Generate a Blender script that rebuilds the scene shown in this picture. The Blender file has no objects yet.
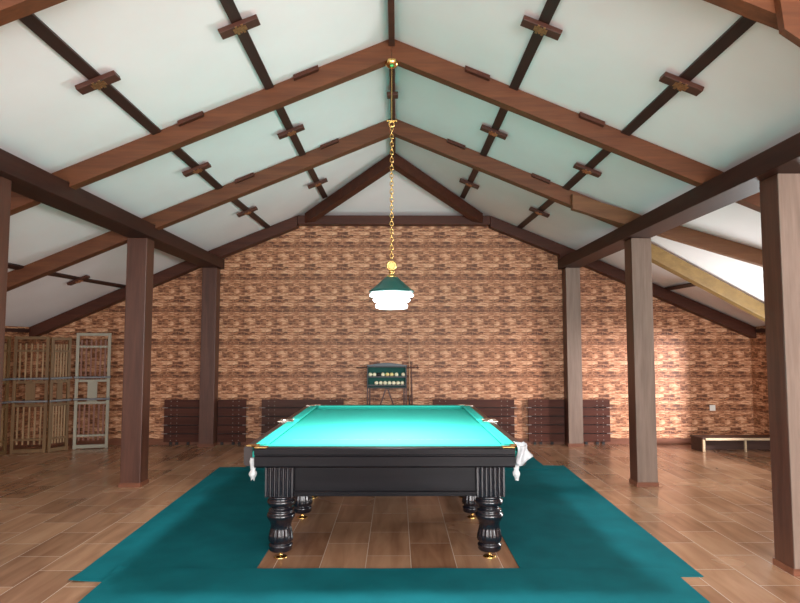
import bpy, math, random
from mathutils import Vector, Matrix
random.seed(7)
PI = math.pi
col = bpy.context.scene.collection
RX, RZ, SL = -0.04, 4.03, 0.414            # ridge x, ceiling height at the ridge, roof pitch
YW, YF, XL, XR = 9.52, -2.3, -5.52, 5.44  # inner faces of the walls


GY = 6.86                                  # from here the ceiling rises a little towards the gable line
GAB = [(1.46, 3.485), (2.83, 2.925), (5.48, 1.772)]


def gable(d):
    d = abs(d)
    if d <= GAB[1][0]:
        (a, za_), (b, zb_) = GAB[0], GAB[1]
    else:
        (a, za_), (b, zb_) = GAB[1], GAB[2]
    return za_ + (zb_ - za_) * (d - a) / (b - a)


def lift(x, y):
    d = abs(x - RX)
    return max(0, (y - GY) / (YW - GY)) * (gable(max(d, .9)) - (RZ - SL * max(d, .9)))


def roof(x):
    return RZ - SL * abs(x - RX)


# ------------------------------------------------------------------ mesh helpers
class MB:
    def __init__(s):
        s.v, s.f, s.smooth = [], [], []

    def add(s, vs, fs, smooth=False):
        b = len(s.v)
        s.v += [Vector(v) for v in vs]
        s.f += [tuple(b + i for i in f) for f in fs]
        s.smooth += [smooth] * len(fs)
        return s

    def box(s, x0, x1, y0, y1, z0, z1):
        return s.add([(x0, y0, z0), (x1, y0, z0), (x1, y1, z0), (x0, y1, z0), (x0, y0, z1), (x1, y0, z1), (x1, y1, z1), (x0, y1, z1)],
                     [(0, 3, 2, 1), (4, 5, 6, 7), (0, 1, 5, 4), (1, 2, 6, 5), (2, 3, 7, 6), (3, 0, 4, 7)])

    def prism(s, pts, ax, a, b, smooth=False):
        # polygon pts (u, w) in the plane across axis ax, swept from a to b
        def P(p, t):
            return {'x': (t, p[0], p[1]), 'y': (p[0], t, p[1]), 'z': (p[0], p[1], t)}[ax]
        n = len(pts)
        area = sum(pts[i][0] * pts[(i + 1) % n][1] - pts[(i + 1) % n][0] * pts[i][1] for i in range(n))
        flip = (area > 0) == (ax == 'y')
        vs = [P(p, a) for p in pts] + [P(p, b) for p in pts]
        caps = [tuple(range(n - 1, -1, -1)), tuple(range(n, 2 * n))]
        sides = [(i, (i + 1) % n, n + (i + 1) % n, n + i) for i in range(n)]
        if flip:
            caps = [tuple(reversed(f)) for f in caps]
            sides = [tuple(reversed(f)) for f in sides]
        s.add(vs, caps)
        s.add(vs, sides, smooth)
        return s

    def bar(s, p0, p1, w, h, up=(0, 0, 1), drop=0.0):
        # box of width w and height h along p0-p1; 'drop' moves it down its own up axis
        p0, p1 = Vector(p0), Vector(p1)
        d = (p1 - p0).normalized()
        side = d.cross(Vector(up)).normalized()
        u = side.cross(d).normalized()
        vs = []
        for p in (p0, p1):
            for a, b in ((-.5, -.5), (.5, -.5), (.5, .5), (-.5, .5)):
                vs.append(p + side * a * w + u * (b * h - drop))
        return s.add(vs, [(0, 1, 2, 3), (7, 6, 5, 4), (0, 4, 5, 1), (1, 5, 6, 2), (2, 6, 7, 3), (3, 7, 4, 0)])

    def tube(s, p0, p1, r0, r1=None, n=12):
        r1 = r0 if r1 is None else r1
        p0, p1 = Vector(p0), Vector(p1)
        d = (p1 - p0).normalized()
        a = d.orthogonal().normalized()
        b = d.cross(a)
        vs = [p + (a * math.cos(2 * PI * i / n) + b * math.sin(2 * PI * i / n)) * r for p, r in ((p0, r0), (p1, r1)) for i in range(n)]
        s.add(vs, [tuple(range(n - 1, -1, -1)), tuple(range(n, 2 * n))])
        s.add(vs, [(i, (i + 1) % n, n + (i + 1) % n, n + i) for i in range(n)], True)
        return s

    def lathe(s, prof, c, n=32, flute=None, cap=True):
        # prof: (radius, z) from bottom to top, around the vertical through c
        vs = []
        for r, z in prof:
            for i in range(n):
                t = 2 * PI * i / n
                k = flute(z, t) if flute else 1
                vs.append((c[0] + r * k * math.cos(t), c[1] + r * k * math.sin(t), c[2] + z))
        m = len(prof)
        s.add(vs, [(j * n + i, j * n + (i + 1) % n, (j + 1) * n + (i + 1) % n, (j + 1) * n + i) for j in range(m - 1) for i in range(n)], True)
        if cap:
            s.add(vs, [tuple(range(n - 1, -1, -1)), tuple(range((m - 1) * n, m * n))])
        return s

    def torus(s, c, R, r, M=None, n=16, k=8, sx=1.0):
        vs = []
        for i in range(n):
            t = 2 * PI * i / n
            for j in range(k):
                q = 2 * PI * j / k
                p = Vector(((R + r * math.cos(q)) * math.cos(t) * sx, (R + r * math.cos(q)) * math.sin(t), r * math.sin(q)))
                vs.append(Vector(c) + (M @ p if M else p))
        return s.add(vs, [(i * k + j, ((i + 1) % n) * k + j, ((i + 1) % n) * k + (j + 1) % k, i * k + (j + 1) % k) for i in range(n) for j in range(k)], True)

    def ball(s, c, r, n=16, m=10, sc=(1, 1, 1)):
        vs = [(c[0], c[1], c[2] - r * sc[2])]
        for j in range(1, m):
            a = -PI / 2 + PI * j / m
            for i in range(n):
                t = 2 * PI * i / n
                vs.append((c[0] + r * sc[0] * math.cos(a) * math.cos(t), c[1] + r * sc[1] * math.cos(a) * math.sin(t), c[2] + r * sc[2] * math.sin(a)))
        vs.append((c[0], c[1], c[2] + r * sc[2]))
        T = len(vs) - 1
        fs = [(0, 1 + (i + 1) % n, 1 + i) for i in range(n)]
        fs += [(1 + j * n + i, 1 + j * n + (i + 1) % n, 1 + (j + 1) * n + (i + 1) % n, 1 + (j + 1) * n + i) for j in range(m - 2) for i in range(n)]
        fs += [(1 + (m - 2) * n + i, 1 + (m - 2) * n + (i + 1) % n, T) for i in range(n)]
        return s.add(vs, fs, True)

    def slab(s, pts, t):
        # polygon (3D points, counted so that the visible underside faces down), thickness t upwards
        n = len(pts)
        vs = [Vector(p) for p in pts] + [Vector(p) + Vector((0, 0, t)) for p in pts]
        return s.add(vs, [tuple(range(n)), tuple(range(2 * n - 1, n - 1, -1))] + [(i, n + i, n + (i + 1) % n, (i + 1) % n) for i in range(n)])

    def build(s, name, m, parent=None, loc=None, bevel=0.0, seg=2):
        if parent is not None:
            o0 = Vector(parent['_o'])
        elif loc is not None:
            o0 = Vector(loc)
        else:
            lo = [min(v[i] for v in s.v) for i in range(3)]
            hi = [max(v[i] for v in s.v) for i in range(3)]
            o0 = Vector(((lo[0] + hi[0]) / 2, (lo[1] + hi[1]) / 2, lo[2]))
        me = bpy.data.meshes.new(name)
        me.from_pydata([v - o0 for v in s.v], [], s.f)
        me.polygons.foreach_set('use_smooth', s.smooth)
        me.validate()
        me.update()
        me.materials.append(m)
        o = bpy.data.objects.new(name, me)
        col.objects.link(o)
        if parent is not None:
            o.parent = parent
            o['_o'] = list(o0)
        else:
            o.location = o0
            o['_o'] = list(o0)
        if bevel:
            b = o.modifiers.new('bevel', 'BEVEL')
            b.width, b.segments, b.limit_method = bevel, seg, 'ANGLE'
            b.angle_limit = math.radians(40)
        return o


def tag(o, label=None, cat=None, group=None, kind=None):
    for k, v in (('label', label), ('category', cat), ('group', group), ('kind', kind)):
        if v:
            o[k] = v
    return o


def thing(name, loc, label, cat, group=None):
    o = bpy.data.objects.new(name, None)
    o.empty_display_size = 0.1
    col.objects.link(o)
    o.location = loc
    o['_o'] = list(loc)
    return tag(o, label, cat, group)


def children(o):
    return [c for c in bpy.data.objects if c.parent == o]


def copy_tree(o, parent=None):
    c = o.copy()
    col.objects.link(c)
    if parent is not None:
        c.parent = parent
    for ch in children(o):
        copy_tree(ch, c)
    return c


def structure(name, mb, m, bevel=0.0):
    return tag(mb.build(name, m, loc=(0, 0, 0), bevel=bevel), kind='structure')


# ------------------------------------------------------------------ materials
def new_mat(name):
    m = bpy.data.materials.new(name)
    m.use_nodes = True
    return m, m.node_tree.nodes, m.node_tree.links, m.node_tree.nodes['Principled BSDF']


def plain(name, c, rough=0.5, metal=0.0, noise=0.0, nscale=20, spec=0.5, bump=0.0, coat=0.0):
    m, N, L, b = new_mat(name)
    b.inputs['Roughness'].default_value = rough
    b.inputs['Metallic'].default_value = metal
    b.inputs['Specular IOR Level'].default_value = spec
    b.inputs['Coat Weight'].default_value = coat
    b.inputs['Coat Roughness'].default_value = 0.12
    tc = N.new('ShaderNodeTexCoord')
    nz = N.new('ShaderNodeTexNoise')
    nz.inputs['Scale'].default_value = nscale
    nz.inputs['Detail'].default_value = 4
    L.new(tc.outputs['Object'], nz.inputs['Vector'])
    r = N.new('ShaderNodeValToRGB')
    r.color_ramp.elements[0].position, r.color_ramp.elements[1].position = 0.3, 0.7
    r.color_ramp.elements[0].color = [x * (1 - noise) for x in c] + [1]
    r.color_ramp.elements[1].color = [min(1, x * (1 + noise)) for x in c] + [1]
    L.new(nz.outputs['Fac'], r.inputs['Fac'])
    L.new(r.outputs['Color'], b.inputs['Base Color'])
    if bump:
        bp = N.new('ShaderNodeBump')
        bp.inputs['Strength'].default_value = bump
        bp.inputs['Distance'].default_value = 0.003
        L.new(nz.outputs['Fac'], bp.inputs['Height'])
        L.new(bp.outputs['Normal'], b.inputs['Normal'])
    return m


def wood(name, dark, light, axis='x', rough=0.5, spec=0.4, sc=9.0):
    m, N, L, b = new_mat(name)
    tc = N.new('ShaderNodeTexCoord')
    oi = N.new('ShaderNodeObjectInfo')
    add = N.new('ShaderNodeVectorMath')
    add.operation = 'ADD'
    ml = N.new('ShaderNodeMath')
    ml.operation = 'MULTIPLY'
    ml.inputs[1].default_value = 37
    L.new(oi.outputs['Random'], ml.inputs[0])
    L.new(tc.outputs['Object'], add.inputs[0])
    L.new(ml.outputs[0], add.inputs[1])
    mp = N.new('ShaderNodeMapping')
    k = {'x': (.08, 1, 1), 'y': (1, .08, 1), 'z': (1, 1, .08)}[axis]
    mp.inputs['Scale'].default_value = [sc * q for q in k]
    L.new(add.outputs[0], mp.inputs['Vector'])
    n1 = N.new('ShaderNodeTexNoise')
    n1.inputs['Scale'].default_value = 1.6
    n1.inputs['Detail'].default_value = 7
    n1.inputs['Distortion'].default_value = .6
    L.new(mp.outputs[0], n1.inputs['Vector'])
    n2 = N.new('ShaderNodeTexNoise')
    n2.inputs['Scale'].default_value = 7
    n2.inputs['Detail'].default_value = 4
    L.new(mp.outputs[0], n2.inputs['Vector'])
    mx = N.new('ShaderNodeMath')
    mx.operation = 'MULTIPLY_ADD'
    mx.inputs[1].default_value = .35
    L.new(n2.outputs['Fac'], mx.inputs[0])
    m2 = N.new('ShaderNodeMath')
    m2.operation = 'MULTIPLY'
    m2.inputs[1].default_value = .65
    L.new(n1.outputs['Fac'], m2.inputs[0])
    L.new(m2.outputs[0], mx.inputs[2])
    r = N.new('ShaderNodeValToRGB')
    r.color_ramp.elements[0].position, r.color_ramp.elements[1].position = .35, .65
    r.color_ramp.elements[0].color = [*dark, 1]
    r.color_ramp.elements[1].color = [*light, 1]
    L.new(mx.outputs[0], r.inputs['Fac'])
    L.new(r.outputs['Color'], b.inputs['Base Color'])
    bp = N.new('ShaderNodeBump')
    bp.inputs['Strength'].default_value = .25
    bp.inputs['Distance'].default_value = .002
    L.new(mx.outputs[0], bp.inputs['Height'])
    L.new(bp.outputs['Normal'], b.inputs['Normal'])
    b.inputs['Roughness'].default_value = rough
    b.inputs['Specular IOR Level'].default_value = spec
    return m


def mix(N, L, f, a, b, typ='MIX'):
    x = N.new('ShaderNodeMix')
    x.data_type = 'RGBA'
    x.blend_type = typ
    for i, v in ((0, f), (6, a), (7, b)):
        if hasattr(v, 'links'):
            L.new(v, x.inputs[i])
        else:
            x.inputs[i].default_value = v if i == 0 else (*v, 1)
    return x.outputs[2]


def brick_mat(name, swap):
    # thin ledge-stone wall panels: a motif that repeats every half metre
    m, N, L, b = new_mat(name)
    tc = N.new('ShaderNodeTexCoord')
    sp = N.new('ShaderNodeSeparateXYZ')
    L.new(tc.outputs['Object'], sp.inputs[0])

    def math_(op, a, bb=None):
        q = N.new('ShaderNodeMath')
        q.operation = op
        for i, v in ((0, a), (1, bb)):
            if v is None:
                continue
            if hasattr(v, 'links'):
                L.new(v, q.inputs[i])
            else:
                q.inputs[i].default_value = v
        return q.outputs[0]
    U = sp.outputs['Y' if swap else 'X']
    W = sp.outputs['Z']
    u = math_('FLOORED_MODULO', U, .5)
    w = math_('FLOORED_MODULO', W, .5)
    cb = N.new('ShaderNodeCombineXYZ')
    L.new(u, cb.inputs[0])
    L.new(w, cb.inputs[1])
    # ragged courses
    wob = N.new('ShaderNodeTexNoise')
    wob.inputs['Scale'].default_value = 9
    L.new(cb.outputs[0], wob.inputs['Vector'])
    off = math_('MULTIPLY', math_('SUBTRACT', wob.outputs['Fac'], .5), .045)
    cb2 = N.new('ShaderNodeCombineXYZ')
    L.new(u, cb2.inputs[0])
    L.new(math_('ADD', w, off), cb2.inputs[1])
    br = N.new('ShaderNodeTexBrick')
    br.inputs['Scale'].default_value = 1
    br.inputs['Brick Width'].default_value = .1667
    br.inputs['Row Height'].default_value = .05
    br.inputs['Mortar Size'].default_value = .0035
    br.inputs['Mortar Smooth'].default_value = .3
    br.inputs['Color1'].default_value = (0, 0, 0, 1)
    br.inputs['Color2'].default_value = (1, 1, 1, 1)
    br.inputs['Mortar'].default_value = (.3, .3, .3, 1)
    L.new(cb2.outputs[0], br.inputs['Vector'])
    mp = N.new('ShaderNodeMapping')
    mp.inputs['Scale'].default_value = (9, 44, 1)
    L.new(cb2.outputs[0], mp.inputs['Vector'])
    n1 = N.new('ShaderNodeTexNoise')
    n1.inputs['Scale'].default_value = 1.0
    n1.inputs['Detail'].default_value = 5
    n1.inputs['Roughness'].default_value = .65
    L.new(mp.outputs[0], n1.inputs['Vector'])
    sep = N.new('ShaderNodeRGBToBW')
    L.new(br.outputs['Color'], sep.inputs[0])
    v = math_('ADD', math_('MULTIPLY', sep.outputs[0], .22), math_('MULTIPLY', n1.outputs['Fac'], .92))
    v = math_('SUBTRACT', v, .07)
    r = N.new('ShaderNodeValToRGB')
    e = r.color_ramp.elements
    e[0].position, e[1].position = .39, .64
    e[0].color = (.10, .028, .010, 1)
    e[1].color = (.76, .46, .28, 1)
    for p, c in ((.43, (.23, .082, .031, 1)), (.5, (.40, .160, .070, 1)), (.56, (.56, .27, .14, 1))):
        q = r.color_ramp.elements.new(p)
        q.color = c
    L.new(v, r.inputs['Fac'])
    colr = mix(N, L, math_('MULTIPLY', br.outputs['Fac'], .55), r.outputs['Color'], (.58, .31, .17))
    big = N.new('ShaderNodeTexNoise')
    big.inputs['Scale'].default_value = .9
    L.new(tc.outputs['Object'], big.inputs['Vector'])
    colr = mix(N, L, math_('MULTIPLY', big.outputs['Fac'], .15), colr, (.26, .11, .045))
    L.new(colr, b.inputs['Base Color'])
    bp = N.new('ShaderNodeBump')
    bp.inputs['Strength'].default_value = .5
    bp.inputs['Distance'].default_value = .012
    L.new(v, bp.inputs['Height'])
    L.new(bp.outputs['Normal'], b.inputs['Normal'])
    b.inputs['Roughness'].default_value = .5
    b.inputs['Specular IOR Level'].default_value = .45
    return m


def floor_mat():
    m, N, L, b = new_mat('wood_look_floor_tile')
    tc = N.new('ShaderNodeTexCoord')
    mp = N.new('ShaderNodeMapping')
    mp.inputs['Rotation'].default_value = (0, 0, PI / 2)
    mp.inputs['Location'].default_value = (.06, -.10, 0)
    L.new(tc.outputs['Object'], mp.inputs['Vector'])
    br = N.new('ShaderNodeTexBrick')
    br.offset = .5
    for k, v in (('Scale', 1), ('Brick Width', .56), ('Row Height', .31), ('Mortar Size', .0028), ('Mortar Smooth', .2)):
        br.inputs[k].default_value = v
    br.inputs['Color1'].default_value = (0, 0, 0, 1)
    br.inputs['Color2'].default_value = (1, 1, 1, 1)
    L.new(mp.outputs[0], br.inputs['Vector'])
    bw = N.new('ShaderNodeRGBToBW')
    L.new(br.outputs['Color'], bw.inputs[0])
    g = N.new('ShaderNodeMapping')
    g.inputs['Scale'].default_value = (7, .9, 1)
    L.new(tc.outputs['Object'], g.inputs['Vector'])
    n1 = N.new('ShaderNodeTexNoise')
    n1.inputs['Scale'].default_value = 1.3
    n1.inputs['Detail'].default_value = 7
    n1.inputs['Distortion'].default_value = .8
    L.new(g.outputs[0], n1.inputs['Vector'])
    n2 = N.new('ShaderNodeTexNoise')
    n2.inputs['Scale'].default_value = 1.1
    n2.inputs['Detail'].default_value = 3
    L.new(tc.outputs['Object'], n2.inputs['Vector'])
    s1 = N.new('ShaderNodeMath')
    s1.operation = 'MULTIPLY_ADD'
    s1.inputs[1].default_value = .22
    L.new(bw.outputs[0], s1.inputs[0])
    s2 = N.new('ShaderNodeMath')
    s2.operation = 'MULTIPLY_ADD'
    s2.inputs[1].default_value = .5
    s2.inputs[2].default_value = -.02
    L.new(n1.outputs['Fac'], s2.inputs[0])
    s3 = N.new('ShaderNodeMath')
    s3.operation = 'MULTIPLY_ADD'
    s3.inputs[1].default_value = .3
    L.new(n2.outputs['Fac'], s3.inputs[0])
    L.new(s2.outputs[0], s3.inputs[2])
    L.new(s3.outputs[0], s1.inputs[2])
    r = N.new('ShaderNodeValToRGB')
    r.color_ramp.elements[0].position, r.color_ramp.elements[1].position = .30, .70
    r.color_ramp.elements[0].color = (.20, .091, .046, 1)
    r.color_ramp.elements[1].color = (.50, .287, .168, 1)
    L.new(s1.outputs[0], r.inputs['Fac'])
    c = mix(N, L, br.outputs['Fac'], r.outputs['Color'], (.60, .48, .38))
    L.new(c, b.inputs['Base Color'])
    bp = N.new('ShaderNodeBump')
    bp.invert = True
    bp.inputs['Strength'].default_value = .3
    bp.inputs['Distance'].default_value = .002
    L.new(br.outputs['Fac'], bp.inputs['Height'])
    L.new(bp.outputs['Normal'], b.inputs['Normal'])
    rr = N.new('ShaderNodeMath')
    rr.operation = 'MULTIPLY_ADD'
    rr.inputs[1].default_value = .25
    rr.inputs[2].default_value = .12
    L.new(n2.outputs['Fac'], rr.inputs[0])
    L.new(rr.outputs[0], b.inputs['Roughness'])
    b.inputs['Specular IOR Level'].default_value = .65
    return m


def glow(name, c, strength):
    m, N, L, b = new_mat(name)
    b.inputs['Base Color'].default_value = (*c, 1)
    b.inputs['Emission Color'].default_value = (*c, 1)
    b.inputs['Emission Strength'].default_value = strength
    b.inputs['Roughness'].default_value = .4
    return m


M = {}
M['post'] = wood('brown_stained_post_wood', (.056, .019, .011), (.100, .038, .023), 'z', .42, .5)
M['rafter'] = wood('red_brown_rafter_wood', (.085, .026, .009), (.142, .047, .016), 'x', .5, .4)
M['gable'] = wood('dark_red_brown_rafter_wood', (.048, .013, .007), (.080, .023, .011), 'x', .5, .3)
M['purlin'] = wood('dark_brown_purlin_wood', (.024, .0075, .005), (.044, .014, .008), 'y', .5, .25)
M['lap'] = wood('light_brown_rafter_wood', (.115, .045, .017), (.18, .077, .030), 'x', .5, .4)
M['batten'] = wood('dark_batten_wood', (.022, .008, .006), (.042, .014, .009), 'y', .5, .35)
M['block'] = wood('dark_block_wood', (.05, .016, .010), (.085, .028, .016), 'x', .5, .35)
M['palewood'] = wood('pale_front_wood', (.165, .118, .090), (.235, .172, .136), 'z', .5, .35)
M['valley'] = wood('golden_pine_wood', (.155, .088, .024), (.23, .138, .04), 'x', .5, .4)
M['ceiling'] = plain('matt_white_ceiling_board', (.78, .755, .75), .85, noise=.03, nscale=1.5, spec=.2)
M['brick'] = brick_mat('ledge_stone_cladding', False)
M['brick_side'] = brick_mat('ledge_stone_cladding_side', True)
M['floor'] = floor_mat()
M['base'] = wood('brown_skirting_wood', (.13, .045, .022), (.20, .075, .04), 'x', .45, .4)
M['rug'] = plain('teal_carpet', (.005, .118, .138), .95, noise=.16, nscale=3.0, spec=.08, bump=.3)
M['cloth'] = plain('green_billiard_cloth', (.050, .52, .43), .9, noise=.05, nscale=60, spec=.1)
M['chalk'] = plain('pale_green_chalk_line', (.25, .62, .54), .9, noise=.05, spec=.1)
M['cushion'] = plain('green_cushion_cloth', (.035, .44, .36), .85, noise=.05, nscale=60, spec=.12)
M['table'] = wood('black_brown_lacquer', (.0045, .004, .0055), (.009, .008, .010), 'x', .28, .17)
M['rail'] = wood('brown_black_rail_lacquer', (.018, .011, .010), (.032, .020, .018), 'y', .35, .35)
M['leg'] = plain('black_gloss_leg', (.008, .008, .012), .2, noise=.2, spec=.5, coat=.3)
M['brass'] = plain('polished_brass', (.75, .50, .18), .25, 1.0, .05)
M['nickel'] = plain('bright_pocket_metal', (.72, .66, .58), .25, 1.0, .05)
M['copper'] = plain('copper_bracket', (.42, .20, .09), .4, .8, .3, 60)
M['net'] = plain('white_cotton_net', (.62, .64, .64), .8, 0, .1, 90, bump=.6)
M['shade'] = plain('green_lamp_enamel', (.010, .085, .072), .3, 0, .05, 5)
M['frost'] = glow('lit_frosted_glass', (.93, .97, 1.0), 5.5)
M['rackgreen'] = plain('dark_green_baize', (.004, .075, .060), .8, 0, .1, 60)
M['rackwood'] = plain('black_rack_lacquer', (.008, .008, .011), .45, 0, .2)
M['crest'] = plain('slate_grey_crest', (.045, .055, .070), .4, 0, .1)
M['rackleg'] = wood('red_brown_stand_wood', (.06, .022, .016), (.10, .038, .026), 'z', .45, .4)
M['ball'] = plain('cream_billiard_ball', (.85, .80, .56), .18, 0, .03, 20, .6)
M['ballyellow'] = plain('yellow_billiard_ball', (.82, .66, .28), .18, 0, .03, 20, .6)
M['ballred'] = plain('dark_red_ball_spot', (.22, .05, .04), .25, 0, .03, 20, .6)
M['cue'] = wood('maple_cue_wood', (.35, .19, .10), (.48, .28, .15), 'z', .35, .5)
M['cuebutt'] = wood('dark_cue_butt_wood', (.03, .012, .010), (.06, .02, .014), 'z', .35, .5)
M['slat'] = wood('red_brown_slat_wood', (.048, .014, .009), (.088, .027, .016), 'x', .5, .2)
M['slatpale'] = wood('grey_brown_slat_wood', (.055, .023, .017), (.09, .04, .029), 'x', .5, .2)
M['steel'] = plain('pale_bolt_steel', (.30, .26, .24), .5, .4, .1)
M['tan'] = wood('tan_screen_wood', (.105, .053, .018), (.165, .088, .033), 'z', .5, .4)
M['tanslat'] = wood('light_tan_slat_wood', (.20, .115, .05), (.29, .18, .09), 'z', .5, .4)
M['greypaint'] = plain('grey_white_screen_paint', (.27, .245, .18), .5, 0, .06, 8)
M['greybar'] = plain('grey_metal_bar', (.20, .20, .21), .5, .5, .1)
M['slatred'] = wood('brown_red_slat_wood', (.15, .055, .035), (.22, .09, .055), 'z', .5, .4)
M['bench'] = wood('dark_bench_wood', (.045, .022, .016), (.075, .036, .026), 'x', .5, .35)
M['pale'] = wood('pale_pine_wood', (.42, .32, .20), (.55, .43, .28), 'x', .5, .35)
M['plastic'] = plain('white_switch_plastic', (.80, .79, .74), .35, 0, .02)
M['black'] = plain('black_gap', (.01, .01, .01), .6, 0, .1)
_m, _N, _L, _b = new_mat('translucent_white_plastic')
_b.inputs['Base Color'].default_value = (.62, .64, .66, 1)
_b.inputs['Roughness'].default_value = .3
_b.inputs['Transmission Weight'].default_value = .25
M['bag'] = _m

# ------------------------------------------------------------------ room shell
structure('floor', MB().box(XL - .3, XR + .3, YF - .3, YW + .3, -.12, 0), M['floor'])

HX, HY = 1.46, 7.98                        # foot of the hip on the gable wall, apex of the hip on the ridge
hz = GAB[0][1]
# gable wall, its top following the roof
w = MB()
pg = [(XL - .25, -.1), (XR + .25, -.1), (XR + .25, gable(XR + .25 - RX) + .03), (RX + GAB[1][0], GAB[1][1] + .03), (RX + HX, hz + .03)]
pg += [(RX - HX, hz + .03), (RX - GAB[1][0], GAB[1][1] + .03), (XL - .25, gable(XL - .25 - RX) + .03)]
w.prism(pg, 'y', YW, YW + .22)
structure('wall_rear', w, M['brick'])
structure('wall_left', MB().box(XL - .22, XL, YF - .2, YW, -.1, 2.1), M['brick_side'])
# right wall with the dormer window opening
WY0, WY1, WZ0, WZ1 = 6.70, 8.25, .50, 1.62
w = MB().box(XR, XR + .25, YF - .2, WY0, -.1, 2.3).box(XR, XR + .25, WY1, YW, -.1, 2.3)
w.box(XR, XR + .25, WY0, WY1, -.1, WZ0).box(XR, XR + .25, WY0, WY1, WZ1, 2.3)
structure('wall_right', w, M['brick_side'])
w = MB().box(XR + .16, XR + .22, WY0, WY0 + .05, WZ0, WZ1).box(XR + .16, XR + .22, WY1 - .05, WY1, WZ0, WZ1)
w.box(XR + .16, XR + .22, WY0, WY1, WZ0, WZ0 + .05).box(XR + .16, XR + .22, WY0, WY1, WZ1 - .05, WZ1)
structure('window_1', w, M['plastic'])
# wall behind the viewer with two wide daylight openings
FW = [(-4.6, -.9), (.5, 4.7)]
FZ0, FZ1 = .75, 2.35
w = MB().box(XL - .22, FW[0][0], YF - .2, YF, -.1, 4.1).box(FW[0][1], FW[1][0], YF - .2, YF, -.1, 4.1).box(FW[1][1], XR + .25, YF - .2, YF, -.1, 4.1)
for a, b in FW:
    w.box(a, b, YF - .2, YF, -.1, FZ0).box(a, b, YF - .2, YF, FZ1, 4.1)
structure('wall_front', w, M['ceiling'])

# ceiling boards
T = .05
zl = lambda x: roof(x)
G = lambda x: gable(x - RX)
D2 = GAB[1][0]


def gable_bay(w, s_, full):
    X = lambda d: RX + s_ * d
    w.slab([(X(0), GY, RZ), (X(0), HY, RZ), (X(HX), YW, hz)], T)
    w.slab([(X(0), GY, RZ), (X(HX), YW, hz), (X(HX), GY, zl(X(HX)))], T)
    w.slab([(X(HX), GY, zl(X(HX))), (X(HX), YW, hz), (X(D2), YW, GAB[1][1])], T)
    w.slab([(X(HX), GY, zl(X(HX))), (X(D2), YW, GAB[1][1]), (X(D2), GY, zl(X(D2)))], T)
    if full:
        w.slab([(X(D2), GY, zl(X(D2))), (X(D2), YW, GAB[1][1]), (XL, YW, G(XL))], T)
        w.slab([(X(D2), GY, zl(X(D2))), (XL, YW, G(XL)), (XL, GY, zl(XL))], T)


w = MB().slab([(RX, YF, RZ), (RX, GY, RZ), (XL, GY, zl(XL)), (XL, YF, zl(XL))], T)
gable_bay(w, -1, True)
structure('ceiling_left', w, M['ceiling'])
xp = RX + D2
w = MB().slab([(RX, GY, RZ), (RX, YF, RZ), (xp, YF, zl(xp)), (xp, GY, zl(xp))], T)
gable_bay(w, 1, False)
w.slab([(xp, YF, zl(xp)), (XR, YF, zl(XR)), (XR, 4.92, zl(XR)), (xp, 4.92, zl(xp))], T)
za, zb = 2.895, 2.10                        # the raised rafter line at the dormer: at the purlin, at the wall
w.slab([(xp, 4.92, zl(xp)), (XR, 4.92, zl(XR)), (XR, 6.80, zb)], T)
w.slab([(xp, 4.92, zl(xp)), (XR, 6.80, zb), (xp, 6.80, za)], T)
VZ = zl(XR) + .055                         # where the dormer valley meets the wall
w.slab([(xp, 7.26, zl(xp) + .012), (XR, 8.30, VZ), (xp, YW, GAB[1][1])], T)
w.slab([(XR, 8.30, VZ), (XR, YW, G(XR)), (xp, YW, GAB[1][1])], T)
structure('ceiling_right', w, M['ceiling'])
w = MB()
A0, A1, B1, B0 = Vector((xp - .05, 6.78, za + .015)), Vector((xp - .05, 7.26, zl(xp) + .02)), Vector((XR, 8.30, VZ)), Vector((XR, 6.78, zb))
ng = 12
vs = []
for lay in (0, T):
    for i in range(ng + 1):
        for j in range(ng + 1):
            u_, v_ = i / ng, j / ng
            vs.append((A0 * (1 - u_) + B0 * u_) * (1 - v_) + (A1 * (1 - u_) + B1 * u_) * v_ + Vector((0, 0, lay)))
o_ = (ng + 1) ** 2
fs = []
for i in range(ng):
    for j in range(ng):
        q_ = i * (ng + 1) + j
        fs += [(q_, q_ + 1, q_ + ng + 2, q_ + ng + 1), (o_ + q_, o_ + q_ + ng + 1, o_ + q_ + ng + 2, o_ + q_ + 1)]
w.add(vs, fs, True)
structure('ceiling_dormer', w, M['ceiling'])
structure('ceiling_hip', MB().slab([(RX, HY, RZ), (RX + HX, YW, hz), (RX - HX, YW, hz)], T), M['ceiling'])

# skirting
structure('baseboard_rear', MB().box(XL, XR, YW - .015, YW, 0, .085), M['base'])
structure('baseboard_left', MB().box(XL, XL + .015, YF, YW - .02, 0, .085), M['base'])
structure('baseboard_right', MB().box(XR - .015, XR, YF, YW - .02, 0, .085), M['base'])
# dark trim where the roof meets the low side walls
structure('trim_1', MB().box(XL, XL + .05, YF, YW - .24, zl(XL) - .075, zl(XL) - .025), M['batten'])
structure('trim_2', MB().box(XR - .05, XR, 8.36, YW - .24, zl(XR) - .075, zl(XR) - .025), M['batten'])

# ------------------------------------------------------------------ timber frame
PW = .216
PXL, PXR = (-2.926, -2.650), (2.492, 2.776)   # purlins
QL, QR = -2.928, 2.560                             # outer / inner face of the posts
PZ0, PZ1 = 2.665, 2.815
side_name = {'l': 'the folding screen side', 'r': 'the low bench side'}


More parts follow.
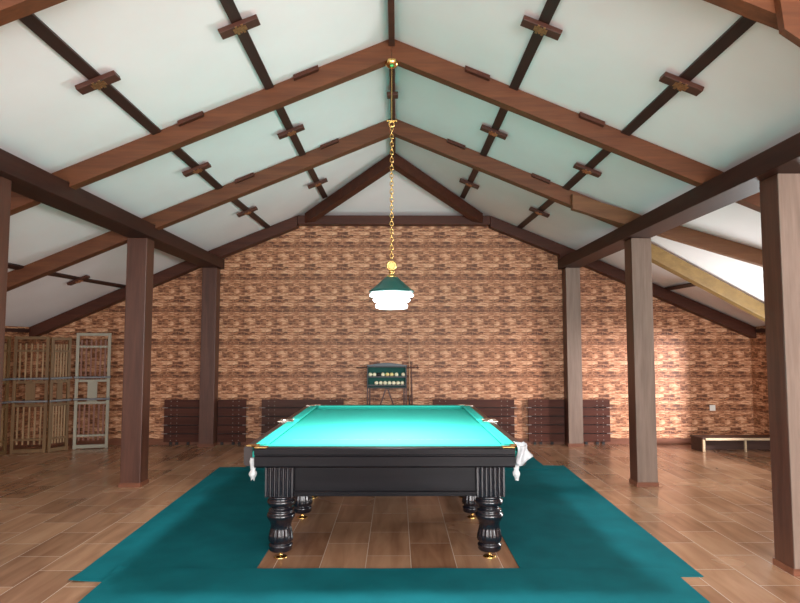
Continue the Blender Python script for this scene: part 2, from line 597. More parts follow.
def post(name, x0, y0, label, face=False):
    t = thing(name, (x0 + PW / 2, y0 + .105, 0), label, 'post', 'wooden posts under the purlins')
    MB().box(x0, x0 + PW, y0, y0 + .21, 0, PZ0 - .001).build('shaft', M['post'], t, bevel=.006)
    h = .045
    if face:  # thin paler board over the front of the shaft
        tag(MB().box(x0 + .001, x0 + PW - .001, y0 - .010, y0 - .0005, h + .001, PZ0 - .002).build('front_face', M['palewood'], t, bevel=.002), 'paler front face')
    MB().box(x0 - .008, x0 + PW + .008, y0 - .008, y0, 0, h).box(x0 - .008, x0 + PW + .008, y0 + .21, y0 + .218 if y0 < 9 else y0 + .2101, 0, h) \
        .box(x0 - .008, x0, y0, y0 + .21, 0, h).box(x0 + PW, x0 + PW + .008, y0, y0 + .21, 0, h).build('base_trim', M['base'], t)
    return t


YP = [4.137, 6.69, 9.29]
post('wooden_post', QL - .018, YP[0], 'brown wooden post cut by the left frame edge, nearest on the folding screen side')
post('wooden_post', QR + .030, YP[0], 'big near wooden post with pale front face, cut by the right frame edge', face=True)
post('wooden_post', QL, YP[1], 'brown wooden post standing free on tiles between the carpet and the folding screens')
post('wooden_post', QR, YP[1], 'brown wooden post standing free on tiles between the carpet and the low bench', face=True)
post('wooden_post', QL + .004, YP[2], 'brown wooden post at the stone wall in front of the slatted panel nearest the screens')
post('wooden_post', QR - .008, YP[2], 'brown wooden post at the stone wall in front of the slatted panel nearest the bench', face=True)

tag(MB().box(*PXL, YF + .01, YW - .01, PZ0, PZ1).build('roof_purlin', M['purlin'], bevel=.006),
    'long dark brown horizontal roof timber on the posts of the folding screen side', 'roof timber', 'long purlins on the posts')
tag(MB().box(*PXR, YF + .01, YW - .01, PZ0, PZ1).build('roof_purlin', M['purlin'], bevel=.006),
    'long dark brown horizontal roof timber on the posts of the low bench side', 'roof timber', 'long purlins on the posts')

RT = .175                                   # rafter height, measured plumb


def rafter(side, y0, y1, mat, label, xin=0.0, cleats=(), inner_only=False, rt=RT, gab=False):
    s = -1 if side == 'l' else 1
    g = .004
    X = lambda d: RX + s * d
    edge = (XL + .012) if s < 0 else (XR - .012)
    E = abs(edge - RX)
    pa, pb = (abs(PXL[1] - RX), abs(PXL[0] - RX)) if s < 0 else (abs(PXR[0] - RX), abs(PXR[1] - RX))
    pa, pb = pa - g, pb + g
    top = lambda d: RZ - g - SL * d
    bot = lambda d: RZ - rt - SL * d
    if gab:
        top = lambda d: gable(d) - .012
        bot = lambda d: top(d) - rt
        xin = HX + .012
    parts = [[(xin + .002, top(xin + .002)), (pa, top(pa)), (pa, bot(pa)), (xin + .002, bot(xin + .002))]]
    if not inner_only:
        parts.append([(pb, top(pb)), (E, top(E)), (E, bot(E)), (pb, bot(pb))])
        parts.append([(pa, top(pa)), (pb, top(pb)), (pb, min(PZ1 + g, top(pb) - .004)), (pa, PZ1 + g)])
    t = thing('roof_rafter', (X(2.2), (y0 + y1) / 2, bot(2.2)), label, 'rafter', 'sloping rafters under the ceiling')
    m_ = MB()
    for q in parts:
        m_.prism([(X(d), z) for d, z in q], 'y', y0, y1)
    m_.build('beam', mat, t)
    for d in cleats:
        c = MB()
        zc = lambda q: RZ - .006 - SL * q
        q0, q1 = d - .10, d + .10
        c.prism([(X(q0), zc(q0)), (X(q1), zc(q1)), (X(q1), zc(q1) - .035), (X(q0), zc(q0) - .035)], 'y', y0 - .045, y0 - .0005)
        c.build('cleat', M['gable'], t, bevel=.006)
    return t


RY = [(2.86, 2.96), (4.95, 5.05), (6.74, 6.86)]
cl = (.70, 1.63)
for s, nm in (('l', 'folding screen'), ('r', 'low bench')):
    rt = rafter(s, *RY[0], M['rafter'], f'brown rafter cut by the top corner of the photo above the {nm} side', cleats=(.70, 1.63))
    if s == 'r':
        MB().prism([(1.80, 3.26), (2.43, 2.99), (2.43, 2.56), (1.83, 2.985)], 'y', RY[0][0] - .045, RY[0][0] - .001).build('brace', M['rafter'], rt, bevel=.004)
    rafter(s, *RY[1], M['rafter'], f'brown rafter running from the brass lamp cap down to the {nm} side', cleats=cl)
    rafter(s, *RY[2], M['rafter'], f'brown rafter behind the lamp chain, last before the gable, on the {nm} side', cleats=cl, inner_only=(s == 'r'))
    rafter(s, YW - .185, YW - .012, M['gable'], f'dark rafter along the sloping top of the stone wall, {nm} side', gab=True, rt=.165)
# the shallower rafter of the dormer, lapped onto the last free rafter
tz = lambda x: za - .010 - (za - zb) / (XR - xp) * (x - xp)
m_ = MB()
for q0, q1, hh in ((1.92, PXR[0] - .004, .165), (PXR[0] - .004, PXR[1] + .004, None), (PXR[1] + .004, XR - .012, .165)):
    lo = (tz(q0) - hh, tz(q1) - hh) if hh else (PZ1 + .003, PZ1 + .003)
    m_.prism([(q0, tz(q0)), (q1, tz(q1)), (q1, lo[1]), (q0, lo[0])], 'y', RY[2][0] - .085, RY[2][0] - .002)
tag(m_.build('roof_rafter', M['lap']), 'lighter brown shallow rafter lapped onto another and crossing the purlin above the golden rafter', 'rafter', 'sloping rafters under the ceiling')
# hip rafters, cut against each other at the ridge
import bmesh
for s, nm in ((-1, 'folding screen'), (1, 'low bench')):
    a = Vector((RX, HY, RZ))
    b = Vector((RX + s * HX, YW, hz))
    d = (b - a).normalized()
    m_ = MB()
    m_.bar(a - d * .12, a + d * (YW - .10 - HY) / d.y, .115, .15, drop=.112)
    o = m_.build('roof_rafter', M['gable'])
    bm = bmesh.new()
    bm.from_mesh(o.data)
    for co_, no_ in (((RX + s * .001, 0, 0), (-s, 0, 0)), ((0, YW - .192, 0), (0, 1, 0))):
        r_ = bmesh.ops.bisect_plane(bm, geom=bm.verts[:] + bm.edges[:] + bm.faces[:], plane_co=Vector(co_) - o.location, plane_no=no_, clear_outer=True)
        bmesh.ops.holes_fill(bm, edges=bm.edges[:], sides=8)
    bm.to_mesh(o.data)
    bm.free()
    tag(o, f'dark rafter edging the white ceiling triangle above the gable, {nm} side', 'rafter', 'hip rafters')
tag(MB().box(RX - HX - .008, RX + HX + .008, YW - .185, YW - .012, 3.335, hz - .014).build('tie_beam', M['gable'], bevel=.004),
    'dark horizontal timber along the gable wall top under the white triangle', 'roof timber')
m_ = MB()
a = Vector((PXR[1] + .03, 7.30, roof(PXR[1] + .03) - .03))
b = Vector((XR - .03, 8.33, VZ - .018))
m_.bar(a, b, .10, .175, drop=.10)
tag(m_.build('roof_rafter', M['valley'], bevel=.004), 'golden rafter running diagonally behind the free post on the low bench side', 'rafter')

# ceiling battens: a dark strip between two rafters with a short cross block and a copper bracket
bays = [(RY[0][1], RY[1][0], 3.93, 'in front of the lamp rafters'),
        (RY[1][1], RY[2][0], 5.93, 'just behind the lamp rafters'),
        (RY[2][1], YW - .20, 7.97, 'next to the gable wall')]


def batten(x, y0, y1, yc, label, ln=.27, wd=.075):
    s = -1 if x < RX else 1
    n = Vector((-s * SL, 0, -1)).normalized() if False else Vector((-s * SL, 0, -1.0)).normalized()
    d = Vector((s, 0, -SL)).normalized()
    c0 = Vector((x, 0, roof(x)))
    t = thing('ceiling_batten', (x, yc, roof(x)), label, 'ceiling batten', 'dark ceiling battens with cross blocks')
    e = Vector((0, 1, 0))
    off = n * .0125
    m1 = MB()
    L1, L2, Lc = (Vector((0, 0, lift(x, q_))) for q_ in (y0, y1, yc))
    m1.bar(c0 + e * y0 + off + L1, c0 + e * y1 + off + L2, wd, .021, up=-n)
    m1.build('strip', M['batten'], t)
    if yc is not None and ln:
        q = c0 + e * yc + n * .040 + Lc
        MB().bar(q - d * ln / 2, q + d * ln / 2, .088, .033, up=-n).build('cross_block', M['block'], t, bevel=.004)
        q2 = c0 + e * yc + n * .0585 + Lc
        m3 = MB().bar(q2 - d * .045, q2 + d * .045, .05, .004, up=-n)
        for k in (-1, 1):
            m3.bar(q2 + d * .02 * k - e * .052, q2 + d * .02 * k + e * .052, .016, .0035, up=-n)
            m3.tube(q2 + e * .03 * k, q2 + e * .03 * k + n * .006, .008, n=8)
        m3.build('bracket', M['copper'], t)
    return t


for bi, (y0, y1, yc, where) in enumerate(bays):
    for s, nm in ((-1, 'screen-side slope'), (1, 'bench-side slope')):
        for k, (dx, row) in enumerate(((1.005, 'upper'), (1.915, 'lower'))):
            ye = y1 - .004
            if bi == 2 and k == 0:
                ye = HY + (YW - HY) * (dx / HX) - .14
            batten(RX + s * dx, y0 + .004, ye, yc, f'dark cross batten, {row} row of the {nm}, {where}')
batten(-4.10, RY[1][1] + .004, RY[2][0] - .004, 5.92, 'dark ceiling strip outside the posts above the folding screens, before the last free rafter')
batten(-4.10, RY[2][1] + .004, YW - .204, 7.95, 'dark cross batten above the folding screens, ending at the gable rafter')
batten(4.09, 7.95, YW - .204, 8.05, 'short dark ceiling strip from the golden rafter to the gable rafter', ln=0)
# ridge battens
for (y0, y1, yc, where) in ((RY[0][1], RY[1][0], 3.93, 'above the viewer before the lamp rafters'), (RY[1][1], RY[2][0], 5.90, 'behind the lamp wire'), (RY[2][1], HY, 7.3, 'at the hip peak')):
    t = thing('ridge_batten', (RX, yc, RZ - .06), f'thin dark ridge strip along the ceiling peak {where}', 'ceiling batten', 'ridge strips')
    MB().prism([(RX - .024, RZ - .018), (RX + .024, RZ - .018), (RX + .024, RZ - .075), (RX - .024, RZ - .075)], 'y', y0 + .004, y1 - .004).build('strip', M['block'], t, bevel=.004)
    if yc < 7:
        MB().box(RX - .055, RX + .055, yc - .05, yc + .05, RZ - .115, RZ - .0755).build('block', M['block'], t, bevel=.006)

# ------------------------------------------------------------------ pendant lamp
LX, LY = RX, 5.00
t = thing('pendant_lamp', (LX, LY, 1.77), 'green conical billiard lamp with lit white tiers hanging on a brass chain', 'lamp')
zt = RZ - RT - .006
MB().lathe([(.012, -.055), (.03, -.05), (.055, -.03), (.06, -.012), (.06, 0)], (LX, LY, zt), 24).build('ceiling_cap', M['brass'], t)
MB().tube((LX, LY, zt - .05), (LX, LY, 3.33), .0035, n=8).build('wire', M['brass'], t)
m_ = MB().torus((LX, LY, 3.315), .022, .006, Matrix.Rotation(PI / 2, 3, 'X'))
m_.tube((LX - .035, LY, 3.345), (LX + .035, LY, 3.345), .007).ball((LX - .037, LY, 3.345), .010, 10, 6).ball((LX + .037, LY, 3.345), .010, 10, 6)
m_.build('hook', M['brass'], t)
m_ = MB()
z = 3.28
i = 0
while z > 2.20:
    R_ = Matrix.Rotation(PI / 2, 3, 'X')
    if i % 2:
        R_ = Matrix.Rotation(PI / 2, 3, 'Z') @ R_
    # oval link: long axis vertical
    m_.torus((LX, LY, z), .019, .0045, R_ @ Matrix.Diagonal((.7, 1.15, 1)), 12, 6)
    z -= .033
    i += 1
m_.build('chain', M['brass'], t)
m_ = MB().torus((LX, LY, 2.142), .034, .010, Matrix.Rotation(PI / 2, 3, 'X'), 24, 8)
m_.tube((LX, LY - .006, 2.142), (LX, LY + .006, 2.142), .028, n=24)
m_.build('ring', M['brass'], t)
MB().lathe([(.040, 0), (.042, .012), (.022, .02), (.018, .035), (.024, .04), (.024, .05), (.012, .06)], (LX, LY, 2.047), 24).build('collar', M['brass'], t)
prof = [(.177, 1.912), (.183, 1.913), (.183, 1.925), (.165, 1.934), (.105, 1.985), (.052, 2.034), (.02, 2.04)]
MB().lathe(prof, (LX, LY, .012), 48).build('lamp_shade', M['shade'], t)
tiers = [(.178, 1.873, 1.911), (.150, 1.832, 1.872), (.130, 1.778, 1.831)]
for r, a, b in tiers:
    h = b - a
    MB().lathe([(r * .74, a), (r * .95, a + .10 * h), (r, a + .3 * h), (r, a + .6 * h), (r * .93, a + .82 * h), (r * .72, b)], (LX, LY, .012), 48).build('diffuser', M['frost'], t)

# ------------------------------------------------------------------ billiard table
TX = -.08
TY0, TY1 = 4.33, 7.45
TYC = (TY0 + TY1) / 2
ZT, ZB = .790, .655
HW, CI, CO = .990, .845, .930               # half widths: outer wood, cushion nose, cushion back
T_ = thing('billiard_table', (TX, TYC, 0), 'large black billiard table with bright green cloth in the middle of the room', 'billiard table')
# end rails (profile with moulding) and side rails
for sgn, y0 in ((1, TY0), (-1, TY1)):
    pr = [(0, ZT - .006), (.006, ZT), (.085, ZT), (.085, ZB), (.012, ZB), (.004, ZB + .012), (.004, ZT - .048), (.014, ZT - .052), (.014, ZT - .060), (0, ZT - .064)]
    pr = [(0, ZT - .008), (.008, ZT), (.09, ZT), (.09, ZB), (.020, ZB), (.010, ZB + .010), (.010, ZT - .060), (.018, ZT - .056), (.018, ZT - .048), (0, ZT - .044)]
    MB().prism([(y0 + sgn * a, z) for a, z in pr], 'x', TX - .900, TX + .900).build('end_rail', M['table'], T_, bevel=.002)
ym = TYC
for s in (-1, 1):
    for ya, yb in ((TY0 + .085, ym - .055), (ym + .055, TY1 - .085)):
        pr = [(HW, ZT - .010), (HW - .010, ZT), (CO, ZT), (CO, ZB), (HW - .015, ZB), (HW, ZB + .015)]
        MB().prism([(TX + s * a, z) for a, z in pr], 'y', ya, yb).build('side_rail', M['rail'], T_, bevel=.003)
# slate bed with cloth and cushions
BZ = .752
MB().box(TX - CO, TX + CO, TY0 + .09, TY1 - .09, BZ - .05, BZ).build('cloth_bed', M['cloth'], T_)
MB().box(TX - CI + .10, TX + CI - .10, TY0 + .655, TY0 + .6575, BZ, BZ + .0005).build('head_line', M['chalk'], T_)
cz = ZT + .004


def cushion_prof():
    return [(CO - .0005, cz), (CI + .006, cz), (CI, cz - .012), (CI + .03, BZ + .001), (CO - .0005, BZ + .001)]


def cushion(pts3_of, a, b, cut):
    # a cushion whose ends are cut at 45 degrees towards the pockets
    pr = cushion_prof()
    vs, n = [], len(pr)
    for t_, sg in ((a, 1), (b, -1)):
        for d, z in pr:
            vs.append(pts3_of(d, t_ + sg * (CO - d) * cut, z))
    f = [tuple(range(n)), tuple(range(2 * n - 1, n - 1, -1))] + [(i, n + i, n + (i + 1) % n, (i + 1) % n) for i in range(n)]
    return MB().add(vs, f)


for s in (-1, 1):
    for ya, yb in ((TY0 + .13, ym - .06), (ym + .06, TY1 - .13)):
        cushion(lambda d, t_, z, s=s: (TX + s * d, t_, z), ya, yb, .7).build('cushion', M['cushion'], T_, bevel=.004)
HL = (TY1 - TY0) / 2 - .09                  # cushion back at the ends
for s in (-1, 1):
    cushion(lambda d, t_, z, s=s: (t_, TYC + s * (d - CO + HL), z), TX - .88, TX + .88, .7).build('cushion', M['cushion'], T_, bevel=.004)
# aprons under the rails
for y0, y1, f0 in ((TY0 + .135, TY0 + .175, -1), (TY1 - .175, TY1 - .135, 1)):
    a = MB().box(TX - .66, TX + .66, y0, y1, .438, ZB)
    yy0, yy1 = (y0 - .018, y0) if f0 < 0 else (y1, y1 + .018)
    a.box(TX - .655, TX + .655, yy0, yy1, .438, .468)
    a.box(TX - .655, TX + .655, yy0 + .008 * (f0 < 0), yy1 - .008 * (f0 > 0), .468, .478)
    a.build('apron', M['table'], T_, bevel=.003)
for s in (-1, 1):
    x0, x1 = sorted((TX + s * .80, TX + s * .84))
    MB().box(x0, x1, TY0 + .2, TY1 - .2, .438, ZB).build('apron', M['table'], T_, bevel=.003)
MB().box(TX - CO + .002, TX + CO - .002, TY0 + .091, TY1 - .091, ZB, BZ - .051).build('under_frame', M['table'], T_)


def fluted_square(c, h, n=6, dep=.011):
    pts = []
    for side in range(4):
        a = PI / 2 * side
        ca, sa = math.cos(a), math.sin(a)
        loc = [(-h, -h)]
        w_ = 2 * h * .92 / n
        x = -h * .92
        for k in range(n):
            for q in range(5):
                t_ = q / 4
                loc.append((x + w_ * (.12 + .76 * t_), -h + dep * math.sin(PI * t_)))
            x += w_
        pts += [(c[0] + ca * u - sa * v, c[1] + sa * u + ca * v) for u, v in loc]
    return pts


legprof = [(.052, .047), (.074, .050), (.082, .060), (.080, .074), (.084, .082), (.085, .092), (.074, .101), (.070, .107),
           (.082, .116), (.085, .135), (.081, .165), (.073, .200), (.070, .222), (.076, .246), (.086, .262), (.090, .268),
           (.098, .282), (.101, .296), (.096, .310), (.084, .318), (.090, .326), (.086, .336), (.071, .344),
           (.068, .352), (.080, .358), (.094, .372), (.100, .388), (.096, .404), (.084, .412), (.092, .420), (.090, .432), (.080, .438)]


def leg_flute(z, t_):
    if .108 < z < .262:
        e = min(1, (z - .108) / .02, (.262 - z) / .07)
        return 1 + .055 * e * math.cos(16 * t_)
    return 1


protos = []
for iy, ly in enumerate((TY0 + .19, TY0 + 1.20, TY1 - 1.20, TY1 - .19)):
    for s in (-1, 1):
        c = (TX + s * .742, ly)
        L_ = MB().lathe(legprof, (c[0], c[1], 0), 72, leg_flute).build('leg', M['leg'], T_)
        MB().prism(fluted_square(c, .098), 'z', .438, ZB).build('fluted_block', M['leg'], L_)
        MB().lathe([(.046, 0), (.048, .004), (.040, .009), (.012, .012), (.011, .034), (.018, .037), (.018, .047)], (c[0], c[1], 0), 20).build('foot_bolt', M['brass'], L_)
# pockets: metal plates and white nets
random.seed(11)


def net(x, y, z, h, r, lean=(0, 0)):
    m_ = MB()
    n, rows = 14, 12
    vs = []
    for j in range(rows + 1):
        t_ = j / rows
        rad = r * (1 - .55 * t_ - .35 * max(0, t_ - .55)) * (1 + .10 * math.sin(t_ * 9))
        if t_ > .55:
            rad = r * (.42 + .75 * math.sin(PI * min(1, (t_ - .55) / .40)) * .75)
        for i in range(n):
            a = 2 * PI * i / n
            k = 1 + .16 * math.cos(3 * a + 5 * t_) + .05 * random.uniform(-1, 1)
            vs.append((x + lean[0] * t_ + rad * k * math.cos(a), y + lean[1] * t_ + rad * k * math.sin(a), z - h * t_ - .012 * (t_ > .95) * math.cos(2 * a)))
    m_.add(vs, [(j * n + i, (j + 1) * n + i, (j + 1) * n + (i + 1) % n, j * n + (i + 1) % n) for j in range(rows) for i in range(n)], True)
    m_.add(vs, [tuple(range(n)), tuple(range((rows + 1) * n - 1, rows * n - 1, -1))])
    return m_


for sy, yy in ((-1, TY0 + .07), (0, ym), (1, TY1 - .07)):
    for s in (-1, 1):
        if sy:
            # plates bridging the ends of end rail and side rail round a corner pocket
            p = MB()
            x0, x1 = sorted((TX + s * .815, TX + s * .90))
            y0 = TY0 + .008 if sy < 0 else TY1 - .078
            p.box(x0, x1, y0, y0 + .07, ZT, ZT + .006)
            x0, x1 = sorted((TX + s * .89, TX + s * (HW - .012)))
            y0 = TY0 + .088 if sy < 0 else TY1 - .158
            p.box(x0, x1, y0, y0 + .07, ZT, ZT + .006)
            p.bar((TX + s * .89, TY0 + .06 if sy < 0 else TY1 - .06, ZT + .002), (TX + s * .935, TY0 + .10 if sy < 0 else TY1 - .10, ZT + .002), .022, .012)
            p.build('pocket_plate', M['brass' if sy < 0 else 'nickel'], T_, bevel=.002)
            net(TX + s * .915, TY0 + .075 if sy < 0 else TY1 - .075, ZT - .075, .150, .027, (s * .008, 0)).build('pocket_net', M['net'], T_)
        else:
            p = MB()
            x0, x1 = sorted((TX + s * .89, TX + s * (HW + .03)))
            p.box(x0, x1, ym - .10, ym - .056, ZT, ZT + .008).box(x0, x1, ym + .056, ym + .10, ZT, ZT + .008)
            p.torus((TX + s * (HW - .03), ym, ZT - .005), .062, .012, None, 20, 8)
            p.build('pocket_plate', M['nickel'], T_, bevel=.002)
            net(TX + s * (HW - .03), ym, ZT - .02, .20, .055).build('pocket_net', M['net'], T_)
# crumpled clear bag drooping over the front corner of the rail
m_ = MB()
bx, by = TX + HW + .006, TY0 + .075
rows, n = 9, 9
vs = []
for j in range(rows + 1):
    t_ = j / rows
    for i in range(n + 1):
        q = i / n
        x = TX + .915 + (.078 + .026 * t_) * q + .010 * math.sin(5 * t_ + 3 * q)
        y = TY0 + .025 + .016 * math.sin(9 * q + 3 * t_) + .10 * max(0, q - .75)
        z = ZT + .014 - (.108 + .030 * math.sin(4.5 * q + .4)) * t_ - .004 * q * (1 - t_)
        vs.append((x, y, z))
m_.add(vs, [(j * (n + 1) + i, j * (n + 1) + i + 1, (j + 1) * (n + 1) + i + 1, (j + 1) * (n + 1) + i) for j in range(rows) for i in range(n)], True)
vs2 = []
for i in range(n + 1):
    q = i / n
    for k in range(5):
        x = TX + .915 + .078 * q + .006 * math.sin(3 * k)
        y = TY0 + .025 + .016 * math.sin(9 * q) * (1 - k / 4) + .10 * max(0, q - .75) + .028 * k
        vs2.append((x, y, ZT + .014 - .004 * q + .004 * math.sin(2 * k + 5 * q) * (k > 0) + .006 * (k > 0)))
m_.add(vs2, [(i * 5 + k, i * 5 + k + 1, (i + 1) * 5 + k + 1, (i + 1) * 5 + k) for i in range(n) for k in range(4)], True)
b_ = m_.build('plastic_bag', M['bag'])
sol = b_.modifiers.new('thickness', 'SOLIDIFY')
sol.thickness = .003
tag(b_, 'crumpled clear white plastic bag hanging over the front table corner toward the low bench side', 'plastic bag')

# ------------------------------------------------------------------ carpet strips


def strip(pts, z, label, th=.006, curl=None):
    # quad strip (four corners) subdivided, with a faintly uneven surface
    a, b, c, d = [Vector((x, y, 0)) for x, y in pts]
    nu, nv = 24, 40
    vs = []
    for lay in (0, 1):
        for j in range(nv + 1):
            for i in range(nu + 1):
                u, v = i / nu, j / nv
                p = (a * (1 - u) + b * u) * (1 - v) + (d * (1 - u) + c * u) * v
                h = z + th * lay + .0012 * lay * (math.sin(p.x * 9 + p.y * 5) * math.sin(p.y * 7))
                if curl:
                    k = max(0, 1 - (p - Vector((*curl[:2], 0))).length / curl[2])
                    h += curl[3] * k * k
                vs.append((p.x, p.y, h))
    n1 = nu + 1
    off = n1 * (nv + 1)
    f = []
    for j in range(nv):
        for i in range(nu):
            q = j * n1 + i
            f.append((off + q, off + q + 1, off + q + n1 + 1, off + q + n1))
            f.append((q, q + n1, q + n1 + 1, q + 1))
    rim = [i for i in range(n1)] + [j * n1 + nu for j in range(1, nv + 1)] + [nv * n1 + i for i in range(nu - 1, -1, -1)] + [j * n1 for j in range(nv - 1, 0, -1)]
    for k in range(len(rim)):
        p_, q_ = rim[k], rim[(k + 1) % len(rim)]
        f.append((p_, q_, off + q_, off + p_))
    return tag(MB().add(vs, f).build('carpet_strip', M['rug']), label, 'carpet', 'green carpet strips round the table')


strip([(-2.08, 4.06), (-.94, 4.06), (-.94, 7.76), (-2.173, 7.747)], 0.0, 'teal carpet strip along the table side facing the folding screens', curl=(-2.08, 4.06, .25, .012))
strip([(.83, 4.12), (1.99, 4.122), (2.083, 7.83), (.83, 7.84)], 0.0, 'teal carpet strip along the table side facing the low bench')
strip([(-1.80, 2.6), (1.80, 2.6), (1.825, 4.245), (-1.862, 4.26)], .0085, 'teal carpet strip lying crosswise in front of the table', curl=(-1.862, 4.30, .25, .022))
strip([(-1.85, 7.55), (1.825, 7.55), (1.81, 8.515), (-1.84, 8.52)], .0085, 'teal carpet strip lying crosswise behind the table')

# ------------------------------------------------------------------ ball rack, balls, cues
RC, RYB = -.143, 9.22                       # centre and front of the rack
t = thing('ball_rack', (RC, 9.28, 0), 'dark green billiard ball cabinet on a stand behind the table', 'ball rack')
x0, x1 = RC - .293, RC + .293
y0, y1 = 9.20, 9.34
MB().box(x0 + .015, x1 - .015, y1 - .015, y1, .875, 1.185).build('back_board', M['rackgreen'], t)
fr = MB().box(x0, x0 + .016, y0, y1, .865, 1.185).box(x1 - .016, x1, y0, y1, .865, 1.185).box(x0, x1, y0, y1, .862, .878).box(x0, x1, y0, y1, 1.170, 1.186)
fr.build('case', M['rackwood'], t, bevel=.002)
for z_ in (1.020, .896):
    sh = MB().box(x0 + .017, x1 - .017, y0 + .02, y1 - .016, z_, z_ + .012)
    sh.box(x0 + .017, x1 - .017, y0 + .012, y0 + .02, z_, z_ + .022)
    sh.build('shelf', M['rackwood'], t)
arch = [(x0 - .005, 1.187), (x1 + .005, 1.187)] + [(x1 + .005 - (x1 - x0 + .01) * k / 12, 1.203 + .034 * math.sin(PI * k / 12) ** 1.4) for k in range(13)]
MB().prism(arch, 'y', y0 + .02, y0 + .045).build('crest', M['crest'], t, bevel=.002)
br_ = MB().tube((-.59, y1 + .01, 1.161), (.318, y1 + .01, 1.161), .009).tube((-.56, y0 + .06, 1.161), (-.56, y1 + .01, 1.161), .007).tube((.29, y0 + .06, 1.161), (.29, y1 + .01, 1.161), .007)
br_.ball((-.59, y1 + .01, 1.161), .014, 10, 8).ball((.318, y1 + .01, 1.161), .018, 10, 8)
br_.build('cue_holder', M['rackleg'], t)
for x in (x0 + .008, x1 - .008):
    MB().box(x - .011, x + .011, y0 + .02, y0 + .045, 0, .861).build('leg', M['rackleg'], t)
    MB().box(x - .011 + .03 * (1 if x < RC else -1), x + .011 + .03 * (1 if x < RC else -1), y1 - .03, y1 - .005, 0, .861).build('leg', M['rackleg'], t)
for s in (-1, 1):
    MB().bar((RC + s * .012, y0 + .07 + .012 * s, .86), (RC + s * .40 * .62, y0 + .07 + .012 * s, .18), .02, .02, up=(0, 1, 0)).build('brace', M['rackleg'], t)
MB().box(x0, x1, y0 + .055, y0 + .085, .16, .185).build('stretcher', M['rackleg'], t)


def px(u):
    return (340 + u * .1326 - 396.5) / 620 * 9.25


br = .030
first = None
top = [(230, 'ball', 'cream billiard ball at the screen-side end of the cabinet top row'), (261, 'ball', 'second cream ball of the top row, before the dark gap'),
       (324, 'ball', 'cream ball of the top row just past the dark gap'), (358, 'ballyellow', 'yellowish ball second past the dark gap, top row'),
       (390, 'ballyellow', 'yellowish ball third past the dark gap, top row'), (426, 'ball', 'cream ball last before the empty spot, top row'),
       (477, 'ball', 'cream ball alone past the empty spot, bench-side end of top row')]
ords = ['first', 'second', 'third', 'fourth', 'fifth', 'sixth', 'seventh']
bot = [(276 + 32.3 * i, 'ball', f'cream ball, {ords[i]} of seven in the cabinet bottom row from the screen side') for i in range(7)]
for row, z_ in ((top, 1.020), (bot, .896)):
    for u, mt, lb in row:
        x = px(u)
        o = MB().ball((x, 9.25, z_ + .0125 + br), br, 20, 12).build('billiard_ball', M[mt])
        tag(o, lb, 'billiard ball', 'balls in the cabinet')
o = MB().ball((px(293), 9.25, 1.020 + .0125 + br), br, 20, 12).build('billiard_ball', M['black'])
tag(o, 'dark ball in the cabinet top row between the cream balls', 'billiard ball', 'balls in the cabinet')
t = thing('billiard_cue', (.195, 9.37, 0), 'thin billiard cue standing upright beside the ball cabinet, tip up', 'cue')
MB().tube((.205, 9.375, .0), (.198, 9.385, .75), .014, .011).build('butt', M['cuebutt'], t)
MB().tube((.198, 9.385, .75), (.189, 9.40, 1.545), .0108, .006).build('shaft', M['cue'], t)
t = thing('billiard_cue', (.235, 9.37, 0), 'dark shorter billiard cue standing beside the paler cue at the cabinet', 'cue')
MB().tube((.236, 9.375, .0), (.234, 9.385, .62), .014, .0125).build('butt', M['cuebutt'], t)
MB().tube((.234, 9.385, .62), (.222, 9.395, 1.25), .012, .006).build('shaft', M['rackleg'], t)

# ------------------------------------------------------------------ slatted wooden panels on the rear wall
panels = [(-3.502, -2.272, 'at the stone wall behind the post nearest the folding screens', 'slat'), (-2.034, -.80, 'between ball cabinet and screen-side post, half hidden by the table', 'slatpale'),
          (.55, 1.783, 'between ball cabinet and bench-side post, half hidden by the table', 'slat'), (1.994, 3.231, 'at the stone wall behind the post nearest the low bench', 'slat')]
for x0, x1, where, mt in panels:
    t = thing('slatted_panel', ((x0 + x1) / 2, 9.49, 0), f'dark slatted wooden panel {where}', 'wooden panel', 'slatted panels along the rear wall')
    z0, hgt, gap = .045, .1155, .0135
    cut = [pp for pp in (QL + .004, QR - .008) if x0 < pp and pp + PW < x1]
    CUT0, CUT1 = (cut[0], cut[0] + PW) if cut else (0, 0)
    yb0, yb1 = YW - .018, YW - .016
    for k in range(5):
        z = z0 + k * (hgt + gap)
        b_ = MB()
        segs = [(x0, x1)]
        if cut:
            segs = [(x0, CUT0 - .012), (CUT1 + .012, x1)]
        for a, c in segs:
            b_.box(a, c, YW - .062, YW - .040, z, z + hgt)
        b_.build('plank', M[mt], t, bevel=.002)
    b_ = MB()
    for xx in (x0 + .10, x0 + .19, x1 - .19, x1 - .10, x0 + .36, x1 - .36):
        MB().box(xx - .02, xx + .02, YW - .0395, YW - .017, 0, .66).build('support', M['black'], t)
    MB().box(x0 + .01, x1 - .01, YW - .0168, YW - .0155, .09, .655).build('gap_shade_sheet', M['black'], t)  # black sheet added so the gaps between planks look shaded
    b_ = MB()
    for k in range(5):
        zc = z0 + k * (hgt + gap)
        for xx in (x0 + .105, x0 + .195, x1 - .195, x1 - .105):
            for dz in (.025, hgt - .025):
                b_.tube((xx, YW - .062, zc + dz), (xx, YW - .0665, zc + dz), .006, n=8)
    b_.build('bolts', M['steel'], t)
    b_ = MB()
    for k in range(4):
        zc = z0 + (k + 1) * (hgt + gap) - gap / 2
        for xx, s in ((x0, -1), (x1, 1)):
            xa, xb = sorted((xx + s * .035, xx - s * .05))
            MB().box(xa, xb, YW - .055, YW - .046, zc - .004, zc + .004).build('clip', M['steel'], t)

